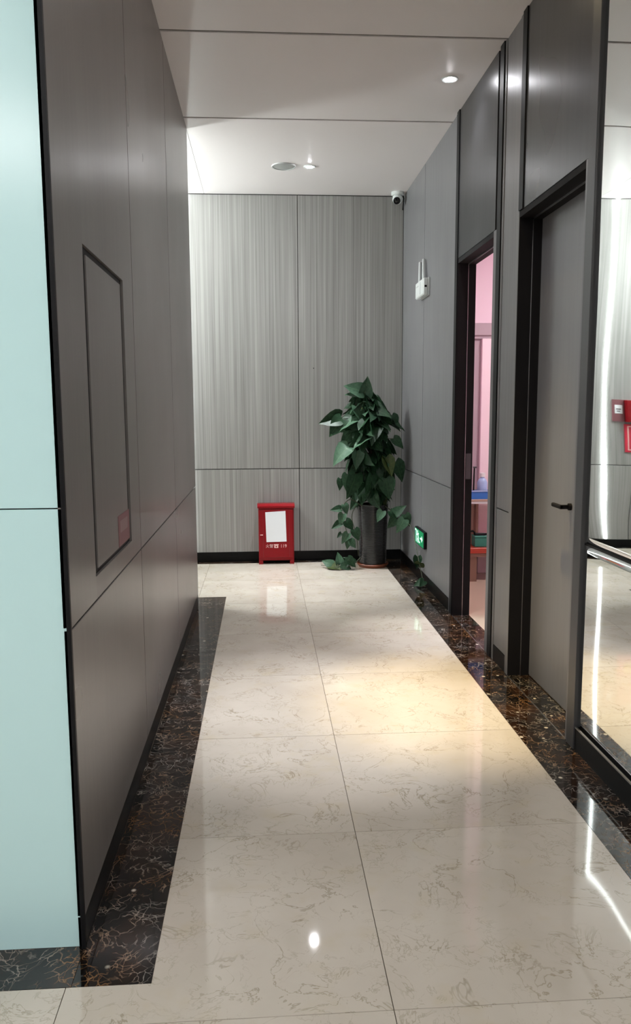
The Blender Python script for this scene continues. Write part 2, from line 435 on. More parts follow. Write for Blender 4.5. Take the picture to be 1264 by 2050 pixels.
bx('edge_strip', 'right', (XR-0.004, XR+0.02, 3.936, 3.982, 0.0, ZC), wr, 0.001)
bx('cover_strip', 'black', (XR-0.010, XR+0.02, 3.876, 3.934, 2.352, ZC), wr)
bx('transom_panel', 'transom', (XR-0.004, XR+0.02, 3.10, 3.874, 2.352, ZC), wr, 0.001)
bx('edge_strip', 'right', (XR-0.004, XR+0.03, 3.100, 3.130, 0.0, 2.352), wr, 0.001)
bx('cover_strip', 'greytrim', (XR-0.012, XR+0.03, 3.022, 3.098, 0.0, ZC), wr, 0.002)
b1 = structure(bx('baseboard_right', 'base', (XR-0.002, XR+0.018, 5.267, YB, 0, 0.088)), 'black baseboard under the right panels', 'baseboard')
bx('base_section', 'base', (XR-0.002, XR+0.018, 3.985, 4.200, 0, 0.088), b1)
bx('base_section', 'base', (XR-0.006, XR+0.03, LY, 3.022, 0, 0.093), b1)
bx('base_section', 'steel', (XR-0.007, XR+0.0, LY, 3.022, 0.093, 0.099), b1)

# mirror-polished cladding nearest the viewer
def mirror_sheet(name, y0, y1, z0, z1, flare):
    o = B(); ny, nz = int((y1-y0)/0.03), max(4, int((z1-z0)/0.03))
    for i in range(ny+1):
        for j in range(nz+1):
            yy = y0+(y1-y0)*i/ny; zz = z0+(z1-z0)*j/nz
            d = 0.0008*noise.noise(Vector((yy*1.9+3.1, zz*1.25, 0.3)))+0.0015*noise.noise(Vector((yy*2.2+1.7, zz*2.0, 5.0)))
            if flare > 0: s_ = max(0.0, (z0+0.16-zz)/0.16); d += 0.0021*s_*s_
            if flare < 0: s_ = max(0.0, (zz-(z1-0.10))/0.10); d += 0.0004*s_*s_
            o.v.append((XR+0.003+d, yy, zz))
    for i in range(ny):
        for j in range(nz):
            k = i*(nz+1)+j; o.f.append([k, k+1, k+nz+2, k+nz+1])
    ob = o.build(name, 'mirror', mr, smooth=True)
    # face the corridor
    me = ob.data
    if me.polygons[0].normal.x > 0: me.flip_normals()
    md = ob.modifiers.new('thickness', 'SOLIDIFY'); md.thickness = 0.006; md.offset = -1
    return ob
mr = thing('wall_mirror', 'polished mirror cladding right of the closed grey door', 'mirror', (0, 0, 0))
mirror_sheet('upper_panel', 1.30, 3.020, ZJ+0.003, ZC, 1)
mirror_sheet('lower_panel', 1.30, 3.020, 0.100, ZJ-0.002, -1)
mirror_sheet('upper_panel', LY, 1.296, ZJ+0.003, ZC, 1)
mirror_sheet('lower_panel', LY, 1.296, 0.100, ZJ-0.002, -1)
bx('seam', 'black', (XR+0.004, XR+0.012, LY, 3.02, ZJ-0.006, ZJ+0.006), mr)

# door bays: open doorway (door_1) and closed door (door_2)
def doorway(y0, y1, name, label):
    d = structure(bx(name, 'jamb', (XR-0.002, XR+0.0645, y1-0.001, y1+0.035, 0.0, 2.350)), label, 'door')
    ZH = 2.350
    bx('frame_side', 'jamb', (XR+0.067, XR+0.115, y1-0.004, y1+0.035, 0, ZH), d)
    bx('frame_side', 'jamb', (XR+0.03, XR+0.115, y0-0.03, y0, 0, ZH), d)
    bx('frame_head', 'jamb', (XR-0.002, XR+0.0645, y0, y1-0.001, ZH-0.028, ZH), d)
    bx('frame_head', 'jamb', (XR+0.067, XR+0.115, y0, y1-0.004, ZH-0.034, ZH), d)
    bx('seal_strip', 'steel', (XR+0.0645, XR+0.067, y1-0.005, y1+0.02, 0, ZH-0.035), d)
    bx('seal_strip', 'steel', (XR+0.0645, XR+0.067, y0, y1-0.005, ZH-0.036, ZH-0.012), d)
    bx('threshold', 'dark', (XR, XR+0.115, y0, y1, -0.02, 0.0), d)
    return d
d1 = doorway(4.37, 5.16, 'door_1', 'open doorway with dark frame looking into the pink room')
bx('strike_plate', 'greytrim', (XR+0.072, XR+0.105, 5.153, 5.1565, 0.93, 1.10), d1)
d2 = doorway(3.13, 3.935, 'door_2', 'closed grey door with a short dark lever handle')
bx('door_leaf', 'door', (XR+0.112, XR+0.150, 3.10, 3.97, 0.006, 2.33), d2)
h = B(); h.lathe([(0.0, -0.014), (0.016, -0.012), (0.016, 0.0), (0.0, 0.0)], XR+0.112, 3.445, 20, 'x', cz=0.955, caps=False)
h.box(XR+0.060, XR+0.098, 3.436, 3.454, 0.946, 0.964); h.box(XR+0.058, XR+0.074, 3.436, 3.548, 0.946, 0.964, 0.004)
h.build('handle', 'jamb', d2)

# ------------------------------------------------------------------ room behind the open doorway
RX0, RX1, RY0, RY1, RZ = XR+0.115, 4.2, 3.2, 6.55, 2.9
rm = structure(bx('wall_room_back', 'pink', (RX0-.0, RX1+.1, RY1, RY1+.1, 0, RZ)), 'back wall of the side room with pink light in its colour', 'wall')
structure(bx('wall_room_right', 'pink', (RX1, RX1+.1, RY0, RY1, 0, RZ)), 'far wall of the side room with pink light in its colour', 'wall')
structure(bx('wall_room_front', 'pink', (RX0+0.05, RX1+.1, RY0-.1, RY0, 0, RZ)), 'near wall of the side room with pink light in its colour', 'wall')
wi = B(); wi.box(RX0, RX0+0.01, 5.2, RY1, 0, RZ); wi.box(RX0, RX0+0.01, 3.98, 4.335, 0, RZ); wi.box(RX0, RX0+.01, 4.335, 5.2, 2.36, RZ); wi.box(RX0+.04, RX0+.05, 3.2, 3.98, 0, RZ)
structure(wi.build('wall_room_left', 'pink'), 'pink inner face of the corridor wall', 'wall')
structure(bx('ceiling_room', 'pink', (RX0, RX1, RY0, RY1, RZ, RZ+.1)), 'pale ceiling of the side room', 'ceiling')
structure(bx('floor_room', 'roomfloor', (RX0, RX1+.1, RY0-.1, RY1+.1, -0.1, 0.0)), 'tan floor of the side room', 'floor')
rl = thing('room_lamp', 'square ceiling lamp of the pink side room', 'lamp', (2.6, 5.2, RZ))
bx('housing', 'white', (-0.32, 0.32, -0.32, 0.32, -0.05, 0), rl, 0.01); bx('diffuser', 'roomlamp', (-0.29, 0.29, -0.29, 0.29, -0.058, -0.05), rl)
# pale casing of an inner doorway on the room's back wall
cs = structure(bx('door_3', 'mauve', (1.52, 1.835, RY1-0.012, RY1-0.001, 0, 1.985)), 'pale inner door in the pink side room', 'door')
bx('lintel', 'mauve', (1.50, 2.02, RY1-0.05, RY1-0.001, 1.99, 2.09), cs, 0.004)
bx('lintel_moulding', 'mauve', (1.50, 2.00, RY1-0.035, RY1-0.001, 1.965, 1.99), cs)
bx('casing', 'palepink', (1.812, 2.02, RY1-0.045, RY1-0.001, 0, 1.965), cs, 0.003)

# service trolley and what stands on it
tr = thing('service_trolley', 'brown and red shelved trolley seen through the open doorway', 'trolley', (1.80, 6.30, 0))
bx('top_shelf', 'tanl', (-0.24, 0.36, -0.14, 0.16, 0.655, 0.675), tr, 0.003)
bx('rail', 'whiteg', (-0.24, 0.36, -0.150, -0.140, 0.640, 0.655), tr)
bx('back_panel', 'tanl', (-0.24, -0.075, 0.02, 0.04, 0.285, 0.655), tr)
bx('post', 'brown', (-0.08, -0.062, -0.05, 0.02, 0.285, 0.655), tr)
bx('lower_shelf', 'redp', (-0.24, 0.36, -0.14, 0.16, 0.235, 0.28), tr, 0.004)
bx('apron', 'brown', (-0.24, 0.36, -0.13, 0.15, 0.205, 0.235), tr)
bx('leg', 'brown', (-0.24, -0.085, -0.12, 0.10, 0.0, 0.205), tr)
bx('leg', 'brown', (0.26, 0.34, -0.12, 0.10, 0.0, 0.205), tr)
ty = thing('blue_tray', 'blue plastic tray on top of the trolley in the pink room', 'tray', (1.735, 6.24, 0.675))
t_ = B(); t_.box(-0.13, 0.16, -0.07, 0.09, 0, 0.008); t_.box(-0.13, 0.16, -0.07, -0.064, 0.008, 0.06); t_.box(-0.13, 0.16, 0.084, 0.09, 0.008, 0.06); t_.box(-0.13, -0.124, -0.064, 0.084, 0.008, 0.06); t_.box(0.154, 0.16, -0.064, 0.084, 0.008, 0.06)
t_.build('tub', 'blue', ty); bx('rim', 'bluep', (-0.134, 0.164, -0.075, -0.063, 0.06, 0.07), ty)
bo = thing('squat_bottle', 'pale blue squat bottle with white cap standing in the blue tray', 'bottle', (1.765, 6.25, 0.683))
B().lathe([(0.0, 0), (0.038, 0), (0.041, 0.01), (0.041, 0.12), (0.03, 0.145), (0.018, 0.155), (0.018, 0.165), (0, 0.165)], seg=20, caps=False).build('body', 'bluep', bo, True)
B().lathe([(0.0, 0.165), (0.022, 0.165), (0.022, 0.195), (0, 0.2)], seg=20, caps=False).build('cap', 'white', bo, True)
pn = thing('black_rod', 'thin black rod standing upright in the blue tray', 'rod', (1.685, 6.22, 0.683))
B().tube([(0, 0, 0), (0.004, 0, 0.24)], 0.007, 0.006, 8).build('shaft', 'black', pn); bx('tip', 'greytrim', (-0.006, 0.022, -0.006, 0.006, 0.238, 0.25), pn)
gb = thing('green_box', 'small green box on the lower red trolley shelf', 'box', (1.745, 6.25, 0.281))
bx('body', 'greenp', (-0.045, 0.10, -0.05, 0.05, 0, 0.075), gb, 0.004); bx('lid', 'greenp', (-0.048, 0.103, -0.053, 0.053, 0.075, 0.09), gb, 0.003)
bc = thing('black_clip', 'black tool lying on the green box in the pink room', 'tool', (1.735, 6.24, 0.372))
B().tube([(-0.10, 0, 0.03), (-0.04, 0, 0.035), (-0.02, 0, 0.012), (0.09, 0, 0.008)], 0.008, 0.008, 8).build('arm', 'black', bc)
bx('grip', 'black', (-0.03, 0.06, -0.016, 0.016, 0.0, 0.012), bc)

# ------------------------------------------------------------------ lobby enclosure behind the viewer
structure(bx('wall_lobby', 'paint', (LX-.1, LX, LY, YB, 0, ZC)), 'plain grey wall of the lobby', 'wall')
structure(bx('wall_rear', 'paint', (LX, XR+.1, LY-.1, LY, 0, ZC)), 'plain grey wall behind the viewer', 'wall')
for (x, y, wx, wy, lab) in ((-1.7, 0.2, 0.6, 0.6, 'square lobby ceiling lamp in front of the white mint wall'), (-1.7, -1.9, 0.6, 0.6, 'square lobby ceiling lamp in the rear left of the lobby'), (0.3, -0.9, 0.6, 0.6, 'square lobby ceiling lamp over the way into the corridor')):
    pl = thing('lobby_lamp', lab, 'lamp', (x, y, ZC), 'lobby ceiling lamps behind the viewer')
    bx('housing', 'white', (-wx/2-.02, wx/2+.02, -wy/2-.02, wy/2+.02, -0.02, 0.0), pl); bx('diffuser', 'panel', (-wx/2, wx/2, -wy/2, wy/2, -0.026, -0.02), pl)

pl = thing('fill_globe', 'unseen globe added in the side corridor to light the back wall and ceiling', 'lamp', (-1.75, 6.35, ZC))  # added out of view to brighten the back wall and far ceiling
B().lathe([(0, 0), (0.06, 0), (0.06, -0.03), (0, -0.035)], seg=24, caps=False).build('ceiling_rose', 'white', pl, True)
B().tube([(0, 0, -0.03), (0, 0, -0.26)], 0.008, 0.008, 8).build('stem', 'steel', pl)
bm = bmesh.new(); bmesh.ops.create_uvsphere(bm, u_segments=24, v_segments=16, radius=0.15)
B().addbm(bm, Matrix.Translation((0, 0, -0.40))).build('globe', 'sidefill', pl, True)

# ------------------------------------------------------------------ downlights and LED strip
def downlight(x, y, label, warm=False, watts=SPOT_W, size=26):
    d = thing('downlight', label, 'lamp', (x, y, ZC), None)
    B().lathe([(0.026, -0.006), (0.044, -0.006), (0.048, 0.0), (0.026, 0.0)], seg=28, caps=False).build('rim', 'white', d, True)
    B().lathe([(0.0, -0.012), (0.010, -0.0115), (0.018, -0.008), (0.025, -0.001), (0.0, 0.0)], seg=24, caps=False).build('bulb', 'bulbw' if warm else 'bulb', d, True)
    col = (1.0, 0.74, 0.33) if warm else (0.95, 0.95, 1.0)
    light('SPOT', (0, 0, -0.02), watts, col, d, spot_size=math.radians(size), spot_blend=1.0, shadow_soft_size=0.03)
    light('SPOT', (0, 0, -0.022), watts*(0.015 if warm else 0.05), col, d, spot_size=math.radians(125), spot_blend=1.0, shadow_soft_size=0.03)
    return d
downlight(1.09, 4.71, 'small bright downlight near the right wall, nearer of the two in view', watts=SPOT_W*0.85)
downlight(0.388, 6.385, 'small round downlight beside the ceiling speaker', size=45)
downlight(0.27, 3.54, 'round downlight over the middle of the corridor floor', watts=SPOT_W*1.1, size=37)
downlight(0.94, 3.60, 'warm yellow downlight in front of the closed grey door', True, WARM_W, 32)
sp = thing('ceiling_speaker', 'round flat grey ceiling speaker left of the small downlight', 'speaker', (0.187, 6.385, ZC))
B().lathe([(0.083, 0.0), (0.083, -0.007), (0.092, -0.007), (0.094, 0.0)], seg=36, caps=False).build('rim', 'whiteg', sp, True)
B().lathe([(0.0, -0.008), (0.06, -0.007), (0.083, -0.004), (0.083, 0.0), (0, 0)], seg=36, caps=False).build('grille', 'gridgrey', sp, True)
ls = thing('led_strip', 'white LED strip running up the back wall and over the ceiling', 'light', (-0.665, YB, 0))
bx('wall_tube', 'led', (-0.011, 0.011, -0.012, -0.0005, 0.10, ZC-0.012), ls)
bx('ceiling_tube', 'led', (-0.011, 0.011, 5.64-YB, -0.012, ZC-0.012, ZC-0.0005), ls)

# ------------------------------------------------------------------ CCTV camera
cc = thing('security_camera', 'white turret security camera in the far ceiling corner', 'camera', (1.195, 7.085, ZC))
B().lathe([(0.0, 0.0), (0.055, 0.0), (0.056, -0.02), (0.048, -0.028), (0, -0.03)], seg=28, caps=False).build('base', 'white', cc, True)
bm = bmesh.new(); bmesh.ops.create_uvsphere(bm, u_segments=24, v_segments=16, radius=0.045)
B().addbm(bm, Matrix.Translation((0, 0, -0.055))).build('ball', 'white', cc, True)
ldir = Vector((-0.28, -0.80, -0.53)).normalized()
rot = Vector((0, 0, 1)).rotation_difference(ldir).to_matrix().to_4x4(); rot.translation = Vector((0, 0, -0.055))
def lathe_m(prof, mat4, seg=24):
    o = B().lathe(prof, seg=seg, caps=False); o.v = [tuple(mat4 @ Vector(q)) for q in o.v]; return o
lathe_m([(0.0, 0.036), (0.030, 0.036), (0.031, 0.046), (0.025, 0.049), (0.024, 0.043), (0, 0.043)], rot).build('lens_ring', 'jamb', cc, True)
lathe_m([(0.0, 0.049), (0.012, 0.047), (0.022, 0.0435)], rot).build('lens', 'lens', cc, True)
B().tube([(0.05, 0.02, -0.02), (0.062, 0.04, -0.04), (0.066, 0.09, -0.09), (0.066, 0.11, -0.12)], 0.006, 0.006, 8).build('cable', 'black', cc)

# ------------------------------------------------------------------ wireless router on the right wall
ro = thing('wifi_router', 'white wall router with two upright antennas on the right wall', 'router', (XR, 6.19, 2.25))
bx('body', 'white', (-0.052, -0.014, -0.155, 0.150, 0.0, 0.125), ro, 0.008)
bx('back_plate', 'whiteg', (-0.014, 0.0, -0.160, 0.13, -0.004, 0.129), ro, 0.003)
bx('port', 'jamb', (-0.042, -0.024, -0.157, -0.1545, 0.055, 0.070), ro)
bx('trim_line', 'whiteg', (-0.0535, -0.052, -0.05, -0.035, 0.015, 0.11), ro); bx('trim_line', 'whiteg', (-0.0535, -0.052, 0.03, 0.12, 0.085, 0.092), ro)
for ya, lean in ((0.115, 0.02), (-0.035, 0.035)):
    an = B().tube([(-0.022, ya, 0.10), (-0.022, ya, 0.155), (-0.020, ya+lean*0.5, 0.22), (-0.018, ya+lean, 0.285)], 0.017, 0.013, 10); an.build('antenna', 'whiteg', ro, True)

# ------------------------------------------------------------------ exit sign on the right wall
ex = thing('exit_sign', 'glowing green running man exit sign low on the right wall', 'sign', (XR, 6.21, 0.30))
bx('housing', 'black', (-0.026, 0.0, -0.19, 0.17, 0.0, 0.135), ex, 0.003)
bx('face', 'exitgreen', (-0.028, -0.026, -0.18, 0.16, 0.008, 0.127), ex)
def ic(polys):
    o = B()
    for p_ in polys: o.prism(p_, 'x', -0.0295, -0.028)
    return o
def bar(p, q, wd):
    p, q = Vector(p), Vector(q); d = (q-p).normalized(); n = Vector((-d.y, d.x))*wd/2
    return [tuple(p+n), tuple(q+n), tuple(q-n), tuple(p-n)]
hd = [(0.045+0.011*math.cos(t*math.pi/5), 0.108+0.011*math.sin(t*math.pi/5)) for t in range(10)]
ic([hd, bar((0.04, 0.096), (0.015, 0.058), 0.022), bar((0.04, 0.092), (0.075, 0.078), 0.009), bar((0.035, 0.09), (0.0, 0.095), 0.009),
    bar((0.018, 0.062), (0.05, 0.045), 0.013), bar((0.05, 0.048), (0.045, 0.018), 0.011), bar((0.015, 0.06), (-0.01, 0.03), 0.013), bar((-0.01, 0.03), (-0.045, 0.032), 0.011)]).build('running_man', 'exitwhite', ex)
ic([bar((-0.06, 0.068), (-0.13, 0.068), 0.012), [(-0.15, 0.068), (-0.115, 0.092), (-0.115, 0.044)]]).build('arrow', 'exitwhite', ex)
ic([bar((0.10, 0.02), (0.10, 0.115), 0.012), bar((0.10, 0.115), (0.145, 0.115), 0.012)]).build('doorway_mark', 'exitwhite', ex)

# ------------------------------------------------------------------ red extinguisher box
eb = thing('extinguisher_box', 'red metal fire extinguisher box with a white sheet on its front', 'box', (0.107, 7.12, 0))
bx('body', 'red', (-0.160, 0.160, -0.062, 0.062, 0.035, 0.515), eb, 0.002)
dr = B(); dr.box(-0.150, 0.150, -0.068, -0.062, 0.060, 0.500, 0.002)
dr.build('door', 'red', eb)
lid = B(); lid.prism([(-0.072, 0.515), (0.064, 0.515), (0.064, 0.548), (-0.040, 0.548), (-0.072, 0.532)], 'x', -0.168, 0.168)
lid.build('lid', 'red', eb)
for sx in (-0.160, 0.122):
    bx('leg', 'red', (sx, sx+0.038, -0.062, -0.030, 0.0, 0.035), eb); bx('leg', 'red', (sx, sx+0.038, 0.030, 0.062, 0.0, 0.035), eb)
bx('latch', 'pinktext', (-0.146, -0.122, -0.074, -0.068, 0.268, 0.274), eb)
for sx in (-1, 1): bx('door_edge', 'redd', (sx*0.1185-0.0015, sx*0.1185+0.0015, -0.0686, -0.068, 0.065, 0.495), eb)
sh = B(); sh.prism([(-0.098, 0.478), (0.084, 0.488), (0.092, 0.208), (-0.090, 0.205)], 'y', -0.0700, -0.0685); sh.build('paper_sheet', 'paper', eb)
def text(body, size, loc, mat, parent, name='lettering', xs=1.0):
    cu = bpy.data.curves.new(name, 'FONT'); cu.body = body; cu.size = size; cu.align_x = 'CENTER'; cu.align_y = 'CENTER'; cu.extrude = 0.0004
    tmp = bpy.data.objects.new(name, cu); C.objects.link(tmp)
    me = bpy.data.meshes.new_from_object(tmp.evaluated_get(bpy.context.evaluated_depsgraph_get()))
    bpy.data.objects.remove(tmp)
    o = bpy.data.objects.new(name, me); C.objects.link(o); me.materials.append(MAT[mat])
    o.parent = parent; o.location = loc; o.rotation_euler = (math.pi/2, 0, 0); o.scale = (xs, 1, 1)
    return o
text('火警', 0.036, (-0.063, -0.0690, 0.166), 'pinktext', eb); text('119', 0.044, (0.064, -0.0690, 0.166), 'pinktext', eb, xs=0.9)
ph = B(); ph.box(-0.020, 0.016, -0.0695, -0.068, 0.150, 0.176); ph.box(-0.024, 0.020, -0.0695, -0.068, 0.178, 0.185); ph.build('phone_mark', 'pinktext', eb)
pm = B().lathe([(0.0, 0), (0.007, 0), (0.007, 0.0006), (0, 0.0006)], -0.002, -0.0702, 14, 'y', cz=0.163, caps=False); pm.build('phone_dial', 'red', eb)

# ------------------------------------------------------------------ red notices further left on the back wall (seen in the mirror)
fa = thing('alarm_box', 'red alarm box beside a white label, seen in the mirror', 'box', (-0.93, YB, 1.27))
bx('body', 'red', (-0.09, 0.09, -0.05, 0.0, 0.0, 0.205), fa, 0.004); bx('frame', 'sticker', (0.092, 0.185, -0.012, 0.0, 0.0, 0.205), fa)
bx('white_label', 'paper', (0.105, 0.165, -0.0135, -0.012, 0.075, 0.155), fa); bx('print_line', 'joint', (0.115, 0.155, -0.0142, -0.0135, 0.112, 0.120), fa); bx('print_line', 'joint', (0.122, 0.15, -0.0142, -0.0135, 0.093, 0.100), fa)
nb = thing('red_notice', 'red notice with gold centre hanging under the alarm box', 'notice', (-0.95, YB, 0.985))
bx('board', 'rednotice', (-0.12, 0.115, -0.008, 0.0, 0.0, 0.265), nb); bx('gold_panel', 'gold', (-0.06, 0.055, -0.0095, -0.008, 0.075, 0.19), nb)
bd = B(); bd.box(-0.10, 0.095, -0.0092, -0.008, 0.018, 0.026); bd.box(-0.10, 0.095, -0.0092, -0.008, 0.24, 0.248); bd.box(-0.1, -0.092, -0.0092, -0.008, 0.026, 0.24); bd.box(0.087, 0.095, -0.0092, -0.008, 0.026, 0.24); bd.build('border', 'pinktext', nb)

# ------------------------------------------------------------------ potted pothos
PX, PY = 0.965, 6.90
pp = thing('potted_pothos', 'tall bushy pothos in a ribbed black pot in the far right corner', 'plant', (PX, PY, 0))
prof = [(0.0, 0.03), (0.112, 0.03)]
for k in range(37):
    z = 0.035+0.5*k/36; rr = 0.114+0.018*(k/36); prof += [(rr+0.0045, z+0.001), (rr+0.0045, z+0.006), (rr-0.001, z+0.009), (rr-0.001, z+0.012)]
prof += [(0.136, 0.545), (0.136, 0.56), (0.122, 0.56), (0.118, 0.50), (0.0, 0.50)]
B().lathe(prof, seg=40, caps=False).build('pot', 'pot', pp, True)
B().lathe([(0.0, 0.501), (0.117, 0.501), (0.09, 0.52), (0.0, 0.53)], seg=20, caps=False).build('soil', 'soil', pp, True)
B().lathe([(0.0, 0.0), (0.125, 0.0), (0.142, 0.028), (0.138, 0.033), (0.122, 0.012), (0.118, 0.028), (0.0, 0.028)], seg=36, caps=False).build('saucer', 'terracotta', pp, True)
B().tube([(0, 0, 0.5), (-0.005, 0.0, 0.9), (-0.02, 0, 1.36)], 0.035, 0.028, 10).build('moss_pole', 'drystem', pp, True)
def leaf_mesh(curl, fold, wid):
    """heart-shaped blade, base at origin, tip at +y, length 1"""
    prof = [(-0.10, 0.16), (-0.13, 0.26), (0.0, 0.36), (0.18, 0.41), (0.40, 0.36), (0.64, 0.24), (0.84, 0.11), (1.0, 0.0)]
    o = B(); mid = [0.0, 0.02, 0.10, 0.24, 0.44, 0.66, 0.85, 1.0]
    def pt(x, yy):
        z = fold*abs(x)*0.9-curl*yy*yy*0.5+0.02*math.sin(9*yy+3*x)
        return (x*wid, yy, z)
    m_ = [pt(0, yy) for yy in mid]
    L = [pt(-x, yy) for yy, x in prof[:-1]]+[m_[-1]]; R = [pt(x, yy) for yy, x in prof[:-1]]+[m_[-1]]
    o.v = m_+L+R
    for i in range(7):
        a_, b_ = 8+i, 16+i
        if i < 6: o.f += [[i, i+1, a_+1, a_], [i, b_, b_+1, i+1]]
        else: o.f += [[i, 7, a_], [i, b_, 7]]
    o.smooth = True
    return o
LM = {}
for mk in ('leaf', 'leafb', 'leafy'):
    LM[mk] = [leaf_mesh(c_, f_, w_).mesh('leaf', mk) for c_, f_, w_ in ((0.35, 0.35, 1.0), (0.7, 0.25, 0.95), (0.15, 0.5, 0.9), (0.9, 0.45, 1.05), (0.5, 0.15, 0.85))]
    for me in LM[mk]: me.polygons.foreach_set('use_smooth', [True]*len(me.polygons))
def leaf(base, tip, roll=0.0, mk='leaf', var=0, face=None):
    base, tip = Vector(base), Vector(tip); d = tip-base; ln = d.length; d.normalize()
    nrm = Vector(face) if face else Vector((0.0, -0.55, 0.84))
    x = d.cross(nrm).normalized(); n = x.cross(d)
    x2 = x*math.cos(roll)+n*math.sin(roll); n2 = x2.cross(d)
    m = Matrix((x2, d, n2)).transposed().to_4x4()
    m = Matrix.Translation(base-Vector((PX, PY, 0))) @ m @ Matrix.Diagonal((ln, ln, ln, 1))
    o = bpy.data.objects.new('leaf', LM[mk][var % 5]); C.objects.link(o); o.parent = pp; o.matrix_local = m
    return o
stems = B()
def P(x, y_, z): return (x, y_, z)
def axis(z): return Vector((PX-0.02-0.05*max(0, z-0.6), PY-0.01, z))
prof_r = [(0.56, 0.17), (0.7, 0.18), (0.85, 0.22), (1.0, 0.215), (1.15, 0.23), (1.25, 0.24), (1.35, 0.20), (1.45, 0.13), (1.55, 0.07)]
def rad(z):
    for (z0, r0), (z1, r1) in zip(prof_r, prof_r[1:]):
        if z <= z1: return r0+(r1-r0)*max(0, (z-z0))/(z1-z0)
    return prof_r[-1][1]
def clampwall(v):
    v.y = min(v.y, YB-0.03); v.x = min(v.x, XR-0.03); return v
cnt = 0
for k in range(232):
    z = 0.62+0.90*((k*0.618034) % 1.0)**0.92
    ang = random.uniform(-2.3, 2.3) if k % 5 else random.uniform(-math.pi, math.pi)
    out = Vector((math.sin(ang), -math.cos(ang), 0)); rr = rad(z)*random.uniform(0.55, 1.0)
    bs = axis(z)+out*rr*0.62; L_ = random.uniform(0.12, 0.19)*(0.85 if z > 1.4 else 1.0)
    droop = random.uniform(0.5, 1.25) if z < 1.25 else random.uniform(0.1, 0.7)
    side = Vector((-out.y, out.x, 0))*random.uniform(-0.9, 0.9)
    d = (out*math.cos(droop)+side*0.6-Vector((0, 0, math.sin(droop)))).normalized()
    tip = clampwall(bs+d*L_); bs = clampwall(bs)
    fc = out*0.8+Vector((0, 0, 0.75))
    mk = 'leafb' if (z > 1.28 and k % 3 == 0) else ('leafy' if k % 29 == 7 else 'leaf')
    leaf(bs, tip, random.uniform(-1.15, 1.15), mk, k, fc)
    s0 = axis(z-0.07); stems.tube([s0, (s0+bs)/2+Vector((0, 0, 0.03)), bs], 0.004, 0.0025, 5)
# leaves that make the outline
FACE = (0, -0.9, 0.5)
spec = [((0.87, 6.82, 1.50), (0.905, 6.80, 1.675), 0.3, 'leafb', 2, (0.5, -0.8, 0.2)), ((0.86, 6.80, 1.54), (0.70, 6.76, 1.60), 0.6, 'leafb', 0, (0, -0.6, 0.8)),
        ((0.82, 6.82, 1.50), (0.72, 6.76, 1.545), -0.2, 'leaf', 1, (0, -0.7, 0.7)), ((0.88, 6.78, 1.44), (0.95, 6.74, 1.36), 0.1, 'leaf', 1, FACE),
        ((0.80, 6.78, 1.42), (0.86, 6.72, 1.30), 0.2, 'leafb', 3, FACE), ((0.97, 6.8, 1.46), (1.05, 6.78, 1.40), 0.4, 'leaf', 0, FACE),
        ((0.67, 6.80, 1.325), (0.475, 6.76, 1.275), 0.25, 'leaf', 2, (0, -0.85, 0.45)), ((0.68, 6.78, 1.31), (0.565, 6.74, 1.165), 0.5, 'leaf', 0, (-0.5, -0.8, 0.3)),
        ((0.78, 6.76, 1.30), (0.645, 6.72, 1.25), -0.2, 'leafb', 1, (0, -0.6, 0.8)), ((1.12, 6.84, 1.34), (1.19, 6.80, 1.25), 0.3, 'leaf', 3, (0.3, -0.8, 0.5)),
        ((1.10, 6.82, 1.28), (1.235, 6.80, 1.205), 0.2, 'leaf', 2, (0.1, -0.5, 0.85)), ((0.73, 6.74, 1.07), (0.575, 6.70, 0.955), 0.2, 'leafb', 3, (-0.2, -0.55, 0.8)),
        ((0.80, 6.72, 1.04), (0.79, 6.68, 0.88), 0.3, 'leafb', 2, FACE), ((0.90, 6.70, 1.15), (0.75, 6.66, 1.08), -0.3, 'leafb', 0, (0, -0.5, 0.85)),
        ((0.79, 6.72, 0.84), (0.73, 6.69, 0.62), 0.5, 'leaf', 4, FACE), ((0.72, 6.72, 0.84), (0.70, 6.69, 0.70), -0.2, 'leaf', 4, FACE),
        ((0.93, 6.70, 0.83), (0.90, 6.68, 0.65), 0.7, 'leaf', 1, FACE), ((1.05, 6.72, 0.98), (1.10, 6.68, 0.82), 0.2, 'leafy', 2, FACE),
        ((1.12, 6.76, 1.14), (1.21, 6.73, 1.06), 0.1, 'leaf', 0, FACE), ((1.14, 6.76, 0.94), (1.22, 6.72, 0.78), 0.2, 'leaf', 1, FACE),
        ((0.66, 6.74, 0.80), (0.655, 6.72, 0.70), 0.2, 'leaf', 4, FACE), ((1.05, 6.72, 0.80), (1.08, 6.68, 0.62), -0.1, 'leaf', 0, FACE)]
for bs, tp, ro_, mk, vr, fc in spec:
    leaf(bs, tp, ro_, mk, vr, fc); s0 = axis(bs[2]-0.06); stems.tube([s0, (s0+Vector(bs))/2+Vector((0, 0, 0.03)), bs], 0.004, 0.0025, 5)
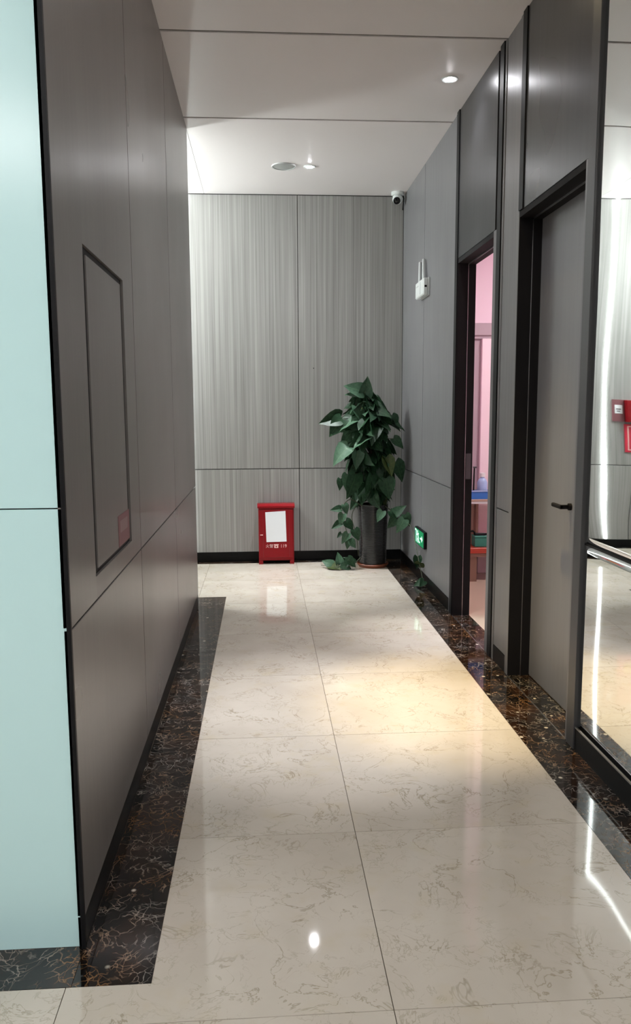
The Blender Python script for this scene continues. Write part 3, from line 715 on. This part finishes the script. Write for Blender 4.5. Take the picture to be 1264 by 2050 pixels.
# trailing vines
def vine(pts, leaves, r0=0.0045):
    ps = []
    P_ = [Vector(q) for q in pts]
    for i in range(len(P_)-1):
        p0, p1, p2, p3 = P_[max(i-1, 0)], P_[i], P_[i+1], P_[min(i+2, len(P_)-1)]
        for s in range(5):
            t = s/5
            ps.append(0.5*((2*p1)+(p2-p0)*t+(2*p0-5*p1+4*p2-p3)*t*t+(3*p1-p0-3*p2+p3)*t**3))
    ps.append(P_[-1]); stems.tube(ps, r0, r0*0.6, 5)
    for (bs, tp, mk, vr) in leaves: leaf(bs, tp, random.uniform(-.3, .3), mk, vr, FACE)
vine([(0.86, 6.80, 0.55), (0.74, 6.74, 0.62), (0.66, 6.72, 0.52), (0.70, 6.72, 0.38), (0.74, 6.72, 0.24)],
     [((0.66, 6.71, 0.54), (0.565, 6.70, 0.535), 'leaf', 2), ((0.68, 6.70, 0.50), (0.645, 6.69, 0.405), 'leafb', 0), ((0.70, 6.70, 0.44), (0.775, 6.69, 0.36), 'leaf', 1),
      ((0.72, 6.70, 0.33), (0.66, 6.69, 0.24), 'leafb', 4), ((0.73, 6.70, 0.28), (0.705, 6.69, 0.19), 'leaf', 4), ((0.74, 6.70, 0.27), (0.79, 6.69, 0.20), 'leafb', 0),
      ((0.66, 6.71, 0.42), (0.575, 6.70, 0.37), 'leaf', 2), ((0.69, 6.71, 0.58), (0.72, 6.70, 0.49), 'leafb', 1), ((0.665, 6.71, 0.33), (0.625, 6.70, 0.29), 'leaf', 2)])
vine([(0.80, 6.80, 0.56), (0.76, 6.76, 0.46), (0.80, 6.75, 0.30), (0.82, 6.76, 0.12)], [((0.78, 6.73, 0.36), (0.82, 6.71, 0.26), 'leaf', 0)])
vine([(1.06, 6.80, 0.55), (1.13, 6.72, 0.50), (1.20, 6.62, 0.44), (1.228, 6.50, 0.42), (1.222, 6.33, 0.38)],
     [((1.02, 6.70, 0.52), (0.97, 6.68, 0.43), 'leafb', 0), ((1.12, 6.66, 0.50), (1.20, 6.62, 0.58), 'leaf', 1), ((1.13, 6.64, 0.47), (1.06, 6.62, 0.38), 'leaf', 3),
      ((1.19, 6.58, 0.46), (1.12, 6.56, 0.35), 'leafb', 1), ((1.20, 6.60, 0.50), (1.24, 6.58, 0.40), 'leaf', 0), ((1.08, 6.68, 0.52), (1.14, 6.66, 0.43), 'leaf', 2)])
vine([(1.222, 6.33, 0.38), (1.222, 6.22, 0.29), (1.230, 6.12, 0.18), (1.245, 6.05, 0.06), (1.246, 5.95, 0.02)],
     [((1.224, 6.16, 0.22), (1.215, 6.14, 0.12), 'leaf', 2), ((1.235, 6.10, 0.18), (1.228, 6.20, 0.10), 'leafy', 4), ((1.24, 6.0, 0.05), (1.16, 6.02, 0.02), 'leaf', 1), ((1.24, 5.98, 0.06), (1.20, 5.92, 0.03), 'leaf', 0)], 0.004)
vine([(0.84, 6.78, 0.10), (0.74, 6.74, 0.03), (0.60, 6.80, 0.02), (0.50, 6.90, 0.015)],
     [((0.60, 6.80, 0.03), (0.50, 6.83, 0.075), 'leafb', 1), ((0.68, 6.78, 0.03), (0.76, 6.74, 0.09), 'leaf', 0), ((0.66, 6.78, 0.04), (0.64, 6.80, 0.15), 'leafb', 2), ((0.74, 6.76, 0.03), (0.64, 6.72, 0.035), 'leafb', 4),
      ((0.78, 6.76, 0.05), (0.70, 6.75, 0.12), 'leaf', 1), ((0.58, 6.80, 0.02), (0.66, 6.70, 0.015), 'leafy', 2), ((0.72, 6.74, 0.10), (0.79, 6.70, 0.04), 'leaf', 3)])
so = stems.build('stems', 'stem', pp, True)
for i in range(len(so.data.vertices)): pass
so.data.transform(Matrix.Translation((-PX, -PY, 0)))
